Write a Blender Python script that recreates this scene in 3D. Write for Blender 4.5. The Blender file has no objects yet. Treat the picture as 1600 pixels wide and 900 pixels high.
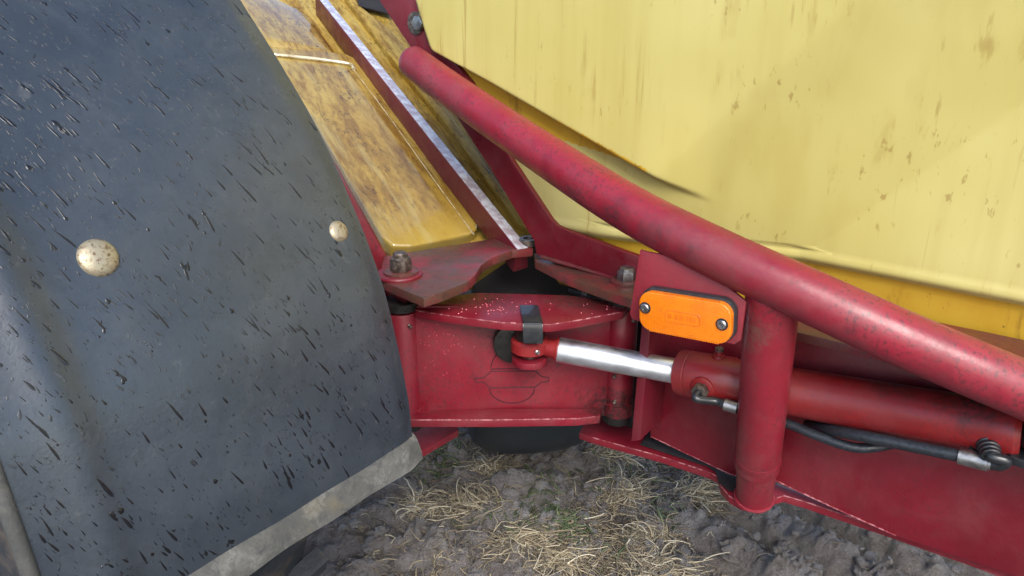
import bpy, bmesh, math, random
import numpy as np
from mathutils import Vector as V, Matrix

random.seed(11)
rng = np.random.default_rng(11)
scene = bpy.context.scene
COL = scene.collection

# ------------------------------------------------------------------ camera
CAM_H, PITCH, FOC = 1.0, math.radians(20), 1155.0
cam_data = bpy.data.cameras.new('camera')
cam_data.sensor_width = 36.0
cam_data.lens = FOC / 1600 * 36.0
cam_data.clip_start, cam_data.clip_end = 0.02, 2000
cam = bpy.data.objects.new('camera', cam_data)
cam.location = (0, 0, CAM_H)
cam.rotation_euler = (math.pi / 2 - PITCH, 0, 0)
COL.objects.link(cam)
scene.camera = cam

# ------------------------------------------------------------------ light
SUN_EL, SUN_AZ = 42, 174          # degrees; azimuth clockwise from +Y: behind the camera
world = bpy.data.worlds.new('World')
scene.world = world
world.use_nodes = True
wn = world.node_tree
sky = wn.nodes.new('ShaderNodeTexSky')
sky.sky_type = 'NISHITA'
sky.sun_disc = False
sky.sun_elevation = math.radians(SUN_EL)
sky.sun_rotation = math.radians(SUN_AZ)
sky.air_density, sky.dust_density, sky.ozone_density = 1.0, 2.0, 1.0
bg = wn.nodes['Background']
bg.inputs['Strength'].default_value = 0.15
wn.links.new(sky.outputs[0], bg.inputs['Color'])
sun_d = bpy.data.lights.new('sun', 'SUN')
sun_d.energy = 1.5
sun_d.angle = math.radians(30)
sun_d.color = (1.0, 0.97, 0.93)
sun = bpy.data.objects.new('sun', sun_d)
el, az = math.radians(SUN_EL), math.radians(SUN_AZ)
sdir = V((math.sin(az) * math.cos(el), math.cos(az) * math.cos(el), math.sin(el)))
sun.rotation_euler = sdir.to_track_quat('Z', 'Y').to_euler()
sun.location = sdir * 20
COL.objects.link(sun)
vs = scene.view_settings
vs.view_transform, vs.look, vs.gamma, vs.exposure = 'Standard', 'None', 1.0, 1.08
vs.use_curve_mapping = False

# ------------------------------------------------------------------ measuring: sight lines of the survey onto real planes
C0 = V((0, 0, CAM_H))
FW = V((0, math.cos(PITCH), -math.sin(PITCH)))
UP = V((0, math.sin(PITCH), math.cos(PITCH)))
ZZ = V((0, 0, 1))
def ray(x, y): return V((1, 0, 0)) * ((x - 800) / FOC) + UP * ((450 - y) / FOC) + FW
def at(x, y, d): return C0 + ray(x, y) * d
def on(x, y, O, n):
    r = ray(x, y)
    return C0 + r * ((O - C0).dot(n) / r.dot(n))
def hz(x, y, z): return on(x, y, V((0, 0, z)), ZZ)
def zrow(p, y):                     # height on the vertical through p that is sighted at row y
    k = (450 - y) / FOC
    # (q-C).UP = k (q-C).FW , q = (p.x,p.y,z)
    dy = p.y
    c, s = math.cos(PITCH), math.sin(PITCH)
    # dy*s + dz*c = k*(dy*c - dz*s)
    dz = (k * dy * c - dy * s) / (c + k * s)
    return CAM_H + dz
class Frame:
    def __init__(s, O, e):
        s.O, s.e = O, V(e).normalized()
        s.n = V((s.e.y, -s.e.x, 0))
        if s.n.y > 0: s.n = -s.n
    def pt(s, x, y, off=0.0): return on(x, y, s.O + s.n * off, s.n)
    def sz(s, p): return (p - s.O).dot(s.e), p.z
    def P(s, a, z, off): 
        q = s.O + s.e * a + s.n * off
        return V((q.x, q.y, z))

# ------------------------------------------------------------------ materials
class NT:
    def __init__(s, name):
        s.m = bpy.data.materials.new(name); s.m.use_nodes = True
        s.t = s.m.node_tree; s.b = s.t.nodes['Principled BSDF']
        s.co = s.t.nodes.new('ShaderNodeTexCoord').outputs['Object']
    def n(s, kind, **kw):
        o = s.t.nodes.new(kind)
        for k, v in kw.items(): setattr(o, k, v)
        return o
    def l(s, a, b): s.t.links.new(a, b)
    def noise(s, scale, detail=5, rough=0.6, vec=(1, 1, 1), dist=0.0, rot=(0, 0, 0), off=(0, 0, 0)):
        mp = s.n('ShaderNodeMapping'); mp.inputs['Scale'].default_value = vec
        mp.inputs['Rotation'].default_value = rot; mp.inputs['Location'].default_value = off
        s.l(s.co, mp.inputs[0])
        t = s.n('ShaderNodeTexNoise'); t.inputs['Scale'].default_value = scale
        t.inputs['Detail'].default_value = detail; t.inputs['Roughness'].default_value = rough
        t.inputs['Distortion'].default_value = dist
        s.l(mp.outputs[0], t.inputs['Vector'])
        return t.outputs['Fac']
    def axes(s, axs, scales, scale=1.0, detail=5, rough=.6, dist=0.0):     # noise stretched along any three directions
        cb = s.n('ShaderNodeCombineXYZ')
        for i, (a, k) in enumerate(zip(axs, scales)):
            d = s.n('ShaderNodeVectorMath', operation='DOT_PRODUCT'); s.l(s.co, d.inputs[0]); d.inputs[1].default_value = tuple(V(a) * k)
            s.l(d.outputs['Value'], cb.inputs[i])
        t = s.n('ShaderNodeTexNoise'); t.inputs['Scale'].default_value = scale
        t.inputs['Detail'].default_value = detail; t.inputs['Roughness'].default_value = rough; t.inputs['Distortion'].default_value = dist
        s.l(cb.outputs[0], t.inputs['Vector']); return t.outputs['Fac']
    def along(s, a):
        d = s.n('ShaderNodeVectorMath', operation='DOT_PRODUCT'); s.l(s.co, d.inputs[0]); d.inputs[1].default_value = tuple(a)
        return d.outputs['Value']
    def ramp(s, fac, lo, hi, a=0.0, b=1.0):
        r = s.n('ShaderNodeMapRange', interpolation_type='SMOOTHSTEP')
        for i, v in zip((1, 2, 3, 4), (lo, hi, a, b)): r.inputs[i].default_value = v
        s.l(fac, r.inputs[0]); return r.outputs[0]
    def mul(s, a, b, op='MULTIPLY'):
        m = s.n('ShaderNodeMath', operation=op)
        for i, v in enumerate((a, b)):
            if isinstance(v, (int, float)): m.inputs[i].default_value = v
            else: s.l(v, m.inputs[i])
        return m.outputs[0]
    def mix(s, fac, a, b):
        m = s.n('ShaderNodeMix', data_type='RGBA')
        if isinstance(fac, (int, float)): m.inputs[0].default_value = fac
        else: s.l(fac, m.inputs[0])
        for i, v in ((6, a), (7, b)):
            if isinstance(v, tuple): m.inputs[i].default_value = (*v, 1)
            else: s.l(v, m.inputs[i])
        return m.outputs[2]
    def set(s, **kw):
        for k, v in kw.items():
            i = s.b.inputs[k.replace('_', ' ')]
            if isinstance(v, tuple): i.default_value = (*v, 1)
            elif isinstance(v, (int, float)): i.default_value = v
            else: s.l(v, i)
    def bump(s, fac, strength, dist):
        b = s.n('ShaderNodeBump'); b.inputs['Strength'].default_value = strength
        b.inputs['Distance'].default_value = dist
        s.l(fac, b.inputs['Height']); s.l(b.outputs[0], s.b.inputs['Normal'])

def paint(name, col, dust=0.35, scuff=0.5, rust=0.0, rough=0.38, seed=0.0, stains=()):
    t = NT(name); o = (seed, seed * 1.7, seed * .3)
    c = t.mix(t.ramp(t.noise(4.5, 6, .65, off=o), .32, .68), tuple(v * .78 for v in col), tuple(min(1, v * 1.15) for v in col))
    c = t.mix(t.ramp(t.noise(34, 6, .7, vec=(1, 1, .12), off=o), .48, .70, 0, dust * .8), c, tuple(v * .5 for v in col))
    c = t.mix(t.ramp(t.noise(10, 9, .75, dist=.4, off=o), .44, .70, 0, dust), c, (.17, .055, .055))
    c = t.mix(t.ramp(t.noise(85, 7, .75, off=o), .50, .72, 0, dust * .7), c, (.085, .028, .028))
    if rust:
        c = t.mix(t.ramp(t.noise(13, 8, .7, off=o), .36, .58, 0, rust), c, (.085, .043, .028))
        c = t.mix(t.ramp(t.noise(90, 6, .7, off=o), .52, .66, 0, rust * .6), c, (.035, .025, .02))
    fine = t.ramp(t.noise(240, 4, .6, vec=(1, 1, .7), off=o), .535, .61)
    where = t.ramp(t.noise(9, 7, .72, off=o), .44, .58)
    sp = t.mul(t.mul(fine, where), scuff)
    c = t.mix(sp, c, (.040, .018, .020))
    big = t.mul(t.ramp(t.noise(60, 8, .8, dist=1.2, off=o), .585, .66), t.ramp(t.noise(8, 4, off=(o[0] + 3, 0, 0)), .51, .60))
    c = t.mix(t.mul(big, scuff), c, (.022, .018, .022))
    for pos, rad, scol, amt in stains:                       # localized grime with its own ragged outline (object space)
        vm = t.n('ShaderNodeVectorMath', operation='DISTANCE'); t.l(t.co, vm.inputs[0]); vm.inputs[1].default_value = pos
        dd = t.mul(vm.outputs['Value'], t.mul(t.noise(45, 6, .7), rad * 1.6), 'SUBTRACT')
        grit = t.ramp(t.noise(150, 8, .8), .42, .60, .25, 1.0)
        c = t.mix(t.mul(t.ramp(dd, rad * -.5, rad * .15, amt, 0), grit), c, scol)
    r = t.ramp(t.noise(20, 7, .7, off=o), .3, .75, rough - .12, rough + .24)
    t.set(Base_Color=c, Roughness=r, Specular_IOR_Level=.5, Coat_Weight=.12, Coat_Roughness=.2)
    t.bump(t.mul(t.noise(140, 6, .7), t.mul(big, -1.2), 'ADD'), .16, .0022)
    return t.m

R0_ = Frame(at(1070, 490, .88), (.8, -.6, 0)).P(.3, .375, -.16)
RED = (.185, .0082, .019)
M = {}
M['red'] = paint('red_paint', RED, .30, .55)
M['red_tube'] = paint('scuffed_red_paint', (.225, .0115, .025), .45, .55, seed=2.3, stains=tuple((tuple(at(x_, y_, d_) - V(R0_)), r_, (.045, .022, .026), k_) for x_, y_, d_, r_, k_ in ((905, 300, .96, .022, .7), (960, 335, .91, .030, .75), (1020, 365, .87, .028, .6), (1075, 400, .84, .022, .6), (1240, 440, .785, .008, .95), (1252, 448, .78, .006, .95), (1330, 520, .765, .014, .6))))
M['red_clean'] = paint('clean_red_paint', (.148, .0056, .014), .25, .25, seed=5.1)
M['red_cyl'] = paint('orange_red_paint', (.215, .010, .0115), .3, .25, seed=7.7, rough=.44)
M['red_bracket'] = paint('bracket_red_paint', (.235, .022, .034), .35, .45, seed=9.1)
M['red_dark'] = paint('grimy_red_paint', (.15, .009, .017), .25, .5, rust=.55, seed=4.2)
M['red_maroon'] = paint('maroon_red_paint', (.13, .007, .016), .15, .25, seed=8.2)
M['red_rust'] = paint('rusty_red_paint', (.22, .02, .026), .3, .6, rust=.95, seed=6.6, rough=.45)

def simple(name, col, rough, metal=0.0, var=.25, scale=60, bump=0.0, spec=.5, coat=0.0):
    t = NT(name)
    f = t.noise(scale, 6, .65)
    c = t.mix(t.ramp(f, .3, .7), tuple(v * (1 - var) for v in col), tuple(min(1, v * (1 + var)) for v in col))
    t.set(Base_Color=c, Roughness=t.ramp(f, .3, .7, max(.03, rough - .06), rough + .1), Metallic=metal, Specular_IOR_Level=spec, Coat_Weight=coat)
    if bump: t.bump(f, bump, .003)
    return t.m
M['chrome'] = simple('chromed_steel', (.80, .84, .88), .38, 1.0, .05, 40)
M['zinc'] = simple('zinc_steel', (.34, .335, .33), .38, 1.0, .25, 120)
M['grimy_steel'] = simple('grimy_steel', (.16, .13, .11), .42, .75, .5, 140, .3)
M['black_steel'] = simple('black_painted_steel', (.014, .016, .019), .36, .1, .3, 90, .1, coat=.3)
M['black_rubber'] = simple('black_rubber', (.022, .024, .027), .42, 0, .3, 150, .1)
M['hose'] = simple('hose_rubber', (.018, .022, .028), .36, 0, .3, 200, .2)
M['grease_shade'] = simple('black_grease_shade', (.012, .011, .010), .3, 0, .4, 60, .4)  # greasy parts; also the black for the clearance hole's shade
M['dark_void'] = simple('black_gap_shade', (.012, .010, .011), .7, 0, .4, 30, .3)  # flat black that puts the shade of gaps and recesses into the colour
M['galv'] = simple('galvanised_steel', (.42, .44, .48), .25, .9, .2, 30, .15)

def tank_mat():
    t = NT('pale_yellow_plastic')
    c = t.mix(t.ramp(t.noise(1.6, 3), .35, .7), (.47, .405, .125), (.57, .515, .215))
    c = t.mix(t.ramp(t.noise(30, 3, .5, vec=(1, 1, .05)), .40, .72, 0, .24), c, (.36, .27, .06))
    st = t.mul(t.ramp(t.noise(42, 5, .7, vec=(1, 1, .09), dist=.3), .555, .68), t.ramp(t.noise(6, 4, off=(2, 0, 0)), .46, .62))
    c = t.mix(t.mul(st, .40), c, (.28, .16, .03))
    c = t.mix(t.mul(t.ramp(t.noise(75, 3, .6, vec=(1, 1, .03)), .60, .68), t.ramp(t.noise(4, 4, off=(1, 7, 0)), .45, .6, 0, .42)), c, (.24, .13, .025))
    sp = t.mul(t.ramp(t.noise(120, 4, .6, vec=(1, 1, .35)), .62, .68), t.ramp(t.noise(7, 5, .65, off=(0, 4, 0)), .50, .62))
    c = t.mix(t.mul(sp, .55), c, (.24, .14, .03))
    t.set(Base_Color=c, Roughness=t.ramp(t.noise(25, 4), .3, .7, .34, .5), Specular_IOR_Level=.4)
    t.bump(t.noise(14, 3), .06, .006)
    return t.m
M['tank'] = tank_mat()
def tank_low_mat():
    t = NT('stained_shaded_orange_plastic')  # stains plus shade and amber bounce under the overhangs, in one colour
    c = t.mix(t.ramp(t.noise(9, 5), .35, .7), (.56, .36, .035), (.50, .285, .022))
    st = t.ramp(t.noise(30, 6, .7, vec=(1, 1, .22), dist=.5), .52, .72)
    c = t.mix(t.mul(st, .7), c, (.16, .07, .012))
    sp = t.ramp(t.noise(55, 6, .75, vec=(1, 1, .8)), .62, .70)
    c = t.mix(t.mul(sp, .85), c, (.05, .03, .012))
    t.set(Base_Color=c, Roughness=.45)
    return t.m
M['tank_low'] = tank_low_mat()
def dirty_tank_mat(bd, ac, qn, nm='algae_stained_yellow_plastic', coat=1.0):
    t = NT(nm)
    v = t.along(bd)                                            # metres up the slope from the lower end
    c = t.mix(t.ramp(t.noise(6, 4), .3, .7), (.40, .285, .062), (.34, .215, .032))
    streak = t.axes((bd, ac, qn), (9, 40, 40), 1, 10, .78, .15)
    dens = t.ramp(v, .01, .16, .15, 1.0)
    st = t.mul(t.ramp(streak, .40, .62), dens)
    c = t.mix(t.mul(st, .9), c, (.165, .082, .009))
    fine = t.mul(t.ramp(t.axes((bd, ac, qn), (70, 150, 150), 1, 6, .7), .50, .64), t.ramp(t.noise(13, 5), .42, .62))
    c = t.mix(t.mul(t.mul(fine, dens), .8), c, (.055, .026, .006))
    c = t.mix(t.ramp(t.axes((bd, ac, qn), (4, 40, 40), 1, 4, .6), .55, .70, 0, .35), c, (.42, .36, .15))
    t.set(Base_Color=c, Roughness=t.ramp(t.noise(30, 5), .3, .7, .10 + .25 * (1 - coat), .28 + .2 * (1 - coat)), Specular_IOR_Level=.3 + .3 * coat, Coat_Weight=coat, Coat_Roughness=.06)
    t.bump(t.axes((bd, ac, qn), (60, 160, 160), 1, 3, .5), .10, .002)
    return t.m
t = NT('pale_glint_edge'); t.set(Base_Color=t.mix(t.ramp(t.noise(40, 6, .7), .42, .62), (.52, .46, .30), (.26, .19, .07)), Roughness=.12, Coat_Weight=1.0, Coat_Roughness=.05); M['edge_glint'] = t.m  # cream base stands in for sky highlights on rounded edges
def fender_mat():
    t = NT('dusty_grey_rubber')
    c = t.mix(t.ramp(t.noise(4, 5), .3, .7), (.018, .025, .034), (.029, .038, .050))
    c = t.mix(t.ramp(t.noise(12, 8, .75, dist=.6), .44, .70, 0, .4), c, (.052, .061, .071))
    c = t.mix(t.ramp(t.noise(38, 8, .8, dist=1), .58, .69, 0, .45), c, (.095, .098, .096))
    c = t.mix(t.ramp(t.noise(90, 5, .6), .52, .70, 0, .35), c, (.015, .018, .022))
    t.set(Base_Color=c, Roughness=t.ramp(t.noise(18, 6), .3, .7, .24, .42), Specular_IOR_Level=.8)
    t.bump(t.mul(t.noise(260, 4), t.mul(t.noise(9, 3), 3.0), 'ADD'), .10, .0025)
    return t.m
M['fender'] = fender_mat()
t = NT('wet_sky_sheen_paint')
t.set(Base_Color=t.mix(t.ramp(t.noise(60, 6, .7), .4, .65), (.42, .34, .38), (.70, .72, .78)), Roughness=t.ramp(t.noise(70, 5, .7), .3, .7, .04, .22), Specular_IOR_Level=1.0, Coat_Weight=1.0, Coat_IOR=2.2, Coat_Roughness=.06)  # whitish base colour paints the sky's reflection onto the wet paint
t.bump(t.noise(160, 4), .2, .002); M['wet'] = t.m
def lip_mat():
    t = NT('mud_dusted_rubber_edge')
    c = t.mix(t.ramp(t.noise(9, 7, .7), .35, .65), (.052, .053, .049), (.105, .103, .092))
    c = t.mix(t.ramp(t.noise(42, 9, .8, dist=.8), .46, .66, 0, .85), c, (.040, .044, .045))
    c = t.mix(t.ramp(t.noise(26, 9, .8, off=(9, 2, 0)), .52, .66, 0, .8), c, (.165, .162, .148))
    c = t.mix(t.ramp(t.noise(12, 6, off=(3, 3, 0)), .55, .68, 0, .6), c, (.13, .108, .062))
    t.set(Base_Color=c, Roughness=.78); t.bump(t.noise(90, 9, .75), .55, .003)
    return t.m
M['lip'] = lip_mat()
def drop_mat():
    t = NT('water_on_rubber')
    t.set(Base_Color=(.006, .007, .009), Roughness=.2, Specular_IOR_Level=.5)
    return t.m
M['drop'] = drop_mat()
t = NT('drying_wet_spot'); t.set(Base_Color=t.mix(t.ramp(t.noise(25, 3), .35, .65), (.014, .017, .020), (.040, .045, .052)), Roughness=.3); M['spot'] = t.m
def drop_red():
    t = NT('water_on_paint')
    t.set(Base_Color=(.55, .10, .13), Roughness=.04, Specular_IOR_Level=.6)
    return t.m
M['drop_red'] = drop_red()
def bolt_mat():
    t = NT('pitted_zinc')
    c = t.mix(t.ramp(t.noise(230, 5, .7), .48, .66), (.37, .32, .22), (.12, .072, .032))
    t.set(Base_Color=c, Metallic=.55, Roughness=.42); t.bump(t.noise(300, 4), .3, .001)
    return t.m
M['bolt'] = bolt_mat()
def amber_mat(ua, va):
    t = NT('amber_reflector')
    def wave(d): return t.mul(t.mul(t.along(d), 2 * math.pi / .0042), 0.0, 'SINE')
    g = t.mul(wave(ua + va), wave(ua - va))
    c = t.mix(t.ramp(t.noise(40, 6, .7), .35, .75, 0, .7), (.80, .21, .003), (.66, .135, .003))
    c = t.mix(t.ramp(g, -.6, .6, 0, .30), c, (.50, .09, .002))
    c = t.mix(t.ramp(t.noise(90, 7, .75), .56, .70, 0, .35), c, (.28, .09, .02))
    t.set(Base_Color=c, Roughness=.2, Coat_Weight=.4, Coat_Roughness=.1)
    t.bump(g, .22, .0008)
    return t.m
t = NT('amber_print'); t.set(Base_Color=(.62, .13, .004), Roughness=.35); M['amber_dark'] = t.m
t = NT('worn_lit_paint'); t.set(Base_Color=t.mix(t.ramp(t.noise(90, 6, .75), .45, .6), (.17, .012, .022), (.42, .17, .18)), Roughness=.4); M['worn_lit'] = t.m  # pale pink for rubbed paint and for highlights painted along edges
t = NT('engraved_groove'); t.set(Base_Color=(.045, .004, .009), Roughness=.7); M['groove'] = t.m
def soil_mat():
    t = NT('wet_grey_soil')
    c = t.mix(t.ramp(t.noise(7, 8, .7), .3, .7), (.30, .275, .262), (.42, .395, .382))
    c = t.mix(t.ramp(t.noise(40, 8, .75), .42, .68, 0, .8), c, (.19, .16, .14))
    c = t.mix(t.ramp(t.noise(4, 5, off=(5, 5, 0)), .52, .70, 0, .6), c, (.50, .485, .48))
    t.set(Base_Color=c, Roughness=t.ramp(t.noise(15, 6), .35, .7, .42, .8), Specular_IOR_Level=.45)
    c = t.mix(t.ramp(t.noise(170, 6, .75), .50, .66, 0, .6), c, (.13, .105, .09)); t.set(Base_Color=c)
    t.bump(t.mul(t.noise(90, 10, .8), t.noise(330, 6, .7), 'ADD'), 1.0, .014)
    return t.m
M['soil'] = soil_mat()
def straw_mat(name, stops):
    t = NT(name)
    a = t.n('ShaderNodeAttribute'); a.attribute_name = 'tone'
    r = t.n('ShaderNodeValToRGB')
    e = r.color_ramp.elements
    e[0].color = (*stops[0], 1); e[1].color = (*stops[-1], 1)
    for i, s in enumerate(stops[1:-1]):
        x = e.new((i + 1) / (len(stops) - 1)); x.color = (*s, 1)
    t.l(a.outputs['Fac'], r.inputs[0])
    t.set(Base_Color=r.outputs[0], Roughness=.6)
    return t.m
M['straw'] = straw_mat('dry_straw', [(.085, .068, .050), (.22, .175, .115), (.42, .345, .215), (.64, .57, .42)])
M['weed'] = straw_mat('green_weed', [(.05, .07, .025), (.09, .12, .05), (.13, .17, .08)])
def mud_tyre():
    t = NT('muddy_tyre_rubber')
    c = t.mix(t.ramp(t.noise(9, 7, .7), .45, .62), (.016, .020, .026), (.10, .078, .055))
    t.set(Base_Color=c, Roughness=.55); t.bump(t.noise(60, 6), .4, .004)
    return t.m
M['tyre'] = mud_tyre()
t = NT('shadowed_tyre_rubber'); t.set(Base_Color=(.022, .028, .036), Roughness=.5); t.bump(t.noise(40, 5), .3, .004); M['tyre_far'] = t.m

# ------------------------------------------------------------------ object helpers
def thing(name, label, cat, loc, group=None):
    o = bpy.data.objects.new(name, None); o.empty_display_size = .05
    o.location = loc; COL.objects.link(o)
    o['label'] = label; o['category'] = cat
    if group: o['group'] = group
    return o
def finish(name, bm, mat, parent=None, smooth=35, label=None, kind=None, recalc=True):
    if recalc: bmesh.ops.recalc_face_normals(bm, faces=bm.faces[:])
    me = bpy.data.meshes.new(name)
    if parent is not None:
        bmesh.ops.translate(bm, verts=bm.verts[:], vec=-base(parent))
    bm.to_mesh(me); bm.free()
    for m in (mat if isinstance(mat, (list, tuple)) else [mat]): me.materials.append(M[m])
    if smooth:
        me.shade_smooth(); me.set_sharp_from_angle(angle=math.radians(smooth))
    o = bpy.data.objects.new(name, me); COL.objects.link(o)
    if parent is not None: o.parent = parent
    if label: o['label'] = label
    if kind: o['kind'] = kind
    return o
def base(p):
    v = V(p.location)
    while p.parent: p = p.parent; v += V(p.location)
    return v
def prism(bm, pts, vec, bev=.0012, seg=2):
    vec = V(vec)
    a = [bm.verts.new(p) for p in pts]; b = [bm.verts.new(V(p) + vec) for p in pts]
    fs = [bm.faces.new(a), bm.faces.new(b[::-1])]
    n = len(pts)
    for i in range(n): fs.append(bm.faces.new((a[i], a[(i + 1) % n], b[(i + 1) % n], b[i])))
    bmesh.ops.recalc_face_normals(bm, faces=fs)
    if bev:
        es = list({e for f in fs for e in f.edges})
        bmesh.ops.bevel(bm, geom=es, offset=bev, segments=seg, affect='EDGES', profile=.6, clamp_overlap=True)
def plate(name, pts, vec, mat, parent, bev=.0012, **kw):
    bm = bmesh.new(); prism(bm, pts, vec, bev); return finish(name, bm, mat, parent, **kw)
def basis(d):
    d = V(d).normalized()
    a = d.cross(V((0, 0, 1)) if abs(d.z) < .9 else V((0, 1, 0))).normalized()
    return d, a, d.cross(a)
def lathe(bm, O, axis, prof, seg=40, cap=True):
    d, a, b = basis(axis)
    rings = []
    for t_, r in prof:
        rings.append([bm.verts.new(O + d * t_ + (a * math.cos(2 * math.pi * i / seg) + b * math.sin(2 * math.pi * i / seg)) * r) for i in range(seg)])
    for p, q in zip(rings, rings[1:]):
        for i in range(seg): bm.faces.new((p[i], p[(i + 1) % seg], q[(i + 1) % seg], q[i]))
    if cap: bm.faces.new(rings[0][::-1]); bm.faces.new(rings[-1])
def turned(name, O, axis, prof, mat, parent, seg=40, **kw):
    bm = bmesh.new(); lathe(bm, O, axis, prof, seg); return finish(name, bm, mat, parent, **kw)
def spline(pts, sub=10):
    out = []; n = len(pts)
    for i in range(n - 1):
        p0, p1, p2, p3 = pts[max(i - 1, 0)], pts[i], pts[i + 1], pts[min(i + 2, n - 1)]
        for k in range(sub):
            u = k / sub
            out.append(.5 * ((2 * p1) + (p2 - p0) * u + (2 * p0 - 5 * p1 + 4 * p2 - p3) * u * u + (3 * p1 - p0 - 3 * p2 + p3) * u ** 3))
    out.append(pts[-1]); return out
def sweep(bm, path, rad, seg=14, cap=True, flat=1.0):
    rings = []; up = None
    for i, p in enumerate(path):
        d = (path[min(i + 1, len(path) - 1)] - path[max(i - 1, 0)]).normalized()
        if up is None: _, up, _ = basis(d)
        up = (up - d * up.dot(d)).normalized(); sd = d.cross(up)
        r = rad[i] if isinstance(rad, (list, tuple)) else rad
        rings.append([bm.verts.new(p + (up * math.cos(2 * math.pi * k / seg) + sd * math.sin(2 * math.pi * k / seg) * flat) * r) for k in range(seg)])
    for p, q in zip(rings, rings[1:]):
        for i in range(seg): bm.faces.new((p[i], p[(i + 1) % seg], q[(i + 1) % seg], q[i]))
    if cap: bm.faces.new(rings[0][::-1]); bm.faces.new(rings[-1])
def pipe(name, path, rad, mat, parent, seg=14, **kw):
    bm = bmesh.new(); sweep(bm, path, rad, seg); return finish(name, bm, mat, parent, **kw)
def hexnut(bm, O, axis, r, h, bev=.0012):
    d, a, b = basis(axis)
    prism(bm, [O + (a * math.cos(math.pi * k / 3) + b * math.sin(math.pi * k / 3)) * r for k in range(6)], d * h, bev)
def weld(name, path, r, mat, parent):
    pts = spline(path, 8); k = len(pts)
    return pipe(name, pts, [r * (.86 + .22 * math.sin(i * .83) ** 2 + .08 * math.sin(i * .31)) for i in range(k)], mat, parent, 8)

# ------------------------------------------------------------------ numpy noise for relief
_perm = rng.permutation(512); _perm = np.concatenate([_perm, _perm])
def vnoise(x, y):
    xi, yi = np.floor(x).astype(int), np.floor(y).astype(int)
    xf, yf = x - xi, y - yi
    u, v = xf * xf * xf * (xf * (xf * 6 - 15) + 10), yf * yf * yf * (yf * (yf * 6 - 15) + 10)
    h = lambda a, b: _perm[(_perm[a & 511] + b) & 511] / 255.5 - 1
    return (h(xi, yi) * (1 - u) + h(xi + 1, yi) * u) * (1 - v) + (h(xi, yi + 1) * (1 - u) + h(xi + 1, yi + 1) * u) * v
def fbm(x, y, oct=5, gain=.5):
    s = 0; a = 1; 
    for i in range(oct):
        s = s + a * vnoise(x * 2 ** i + 17.3 * i, y * 2 ** i - 9.1 * i); a *= gain
    return s

# ================================================================== GROUND
def ground_z(x, y):
    x = np.asarray(x, float); y = np.asarray(y, float)
    z = .030 * fbm(x * 2.2, y * 2.2, 3) + .020 * fbm(x * 9 + 40, y * 9, 4, .6) + .0075 * fbm(x * 34, y * 34 + 7, 4, .75)
    clod = fbm(x * 13 + 3, y * 13 + 8, 3)
    z += .020 * np.clip(clod - .25, 0, 1) ** .7
    # tread-lug prints of a tyre track on the right
    a = math.radians(-61)
    u = x * math.cos(a) + y * math.sin(a); w = -x * math.sin(a) + y * math.cos(a)
    lug = np.clip(np.sin(w * 2 * math.pi / .14 + .8 * vnoise(u * 3, w * 3)) * 1.6, -1, 1)
    m = np.clip((x - .30) / .25, 0, 1) * np.clip((1.1 + .25 * x - y + .55) / .15, 0, 1)
    z += m * .034 * lug
    r = np.hypot(x, y - 1.4)
    return z * np.clip(1.6 - r / 12, .25, 1) - .02
def axis_coords(lo, hi, step, far):
    mid = list(np.arange(lo, hi, step)); out, s = [], step
    a = hi
    while a < far: out.append(a); s *= 1.35; a += s
    out.append(far)
    neg, s, a = [], step, lo
    while a > -far: s *= 1.35; a -= s; neg.append(max(a, -far))
    return np.array(neg[::-1] + mid + out)
gx, gy = axis_coords(-1.05, 1.25, .006, 400), axis_coords(.75, 2.55, .006, 400)
X, Y = np.meshgrid(gx, gy)
Z = ground_z(X, Y)
nx, ny = len(gx), len(gy)
idx = np.arange(nx * ny).reshape(ny, nx)
quads = np.stack([idx[:-1, :-1], idx[:-1, 1:], idx[1:, 1:], idx[1:, :-1]], -1).reshape(-1, 4)
me = bpy.data.meshes.new('ground')
me.from_pydata(np.stack([X, Y, Z], -1).reshape(-1, 3).tolist(), [], quads.tolist())
me.materials.append(M['soil']); me.shade_smooth()
ground = bpy.data.objects.new('ground', me); COL.objects.link(ground); ground['kind'] = 'structure'
def gz(x, y): return float(ground_z(np.array([x]), np.array([y]))[0])

# ================================================================== FRAMES OF REFERENCE
R = Frame(at(1070, 490, .88), (.8, -.6, 0))            # rear chassis side
L = Frame(at(790, 580, 1.13), (.995, .06, 0))          # articulated link
FE = V((.6, .8, 0)); FN = V((.8, -.6, 0))              # fender axle direction and outward direction
Z_FL = .352                                            # top of the rear chassis bottom flange

# ================================================================== REAR CHASSIS
rear = thing('rear_chassis', 'crimson rear chassis with thick diagonal tube, upright strut and wide side plate', 'chassis', R.P(.3, .375, -.16))
WEB = -.172
p = lambda x, y, o=WEB: R.pt(x, y, o)
plate('side_plate', [p(1022, 480), p(1016, 683), p(1142, 742), p(1212, 752), p(1400, 838), p(1660, 925), p(1750, 720), p(1440, 560), p(1240, 500)], R.n * -.012, 'red_clean', rear)
plate('end_plate', [p(1006, 470, -.10), p(1020, 470, -.10), p(1000, 688, -.10), p(986, 690, -.10)], R.n * -.14, 'red_maroon', rear)
plate('dark_backing', [p(925, 470, -.24), p(1045, 470, -.24), p(1040, 700, -.24), p(925, 672, -.24)], R.n * -.010, 'dark_void', rear)  # added black sheet for the shade behind the knuckle gap; hides bright ground
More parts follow.
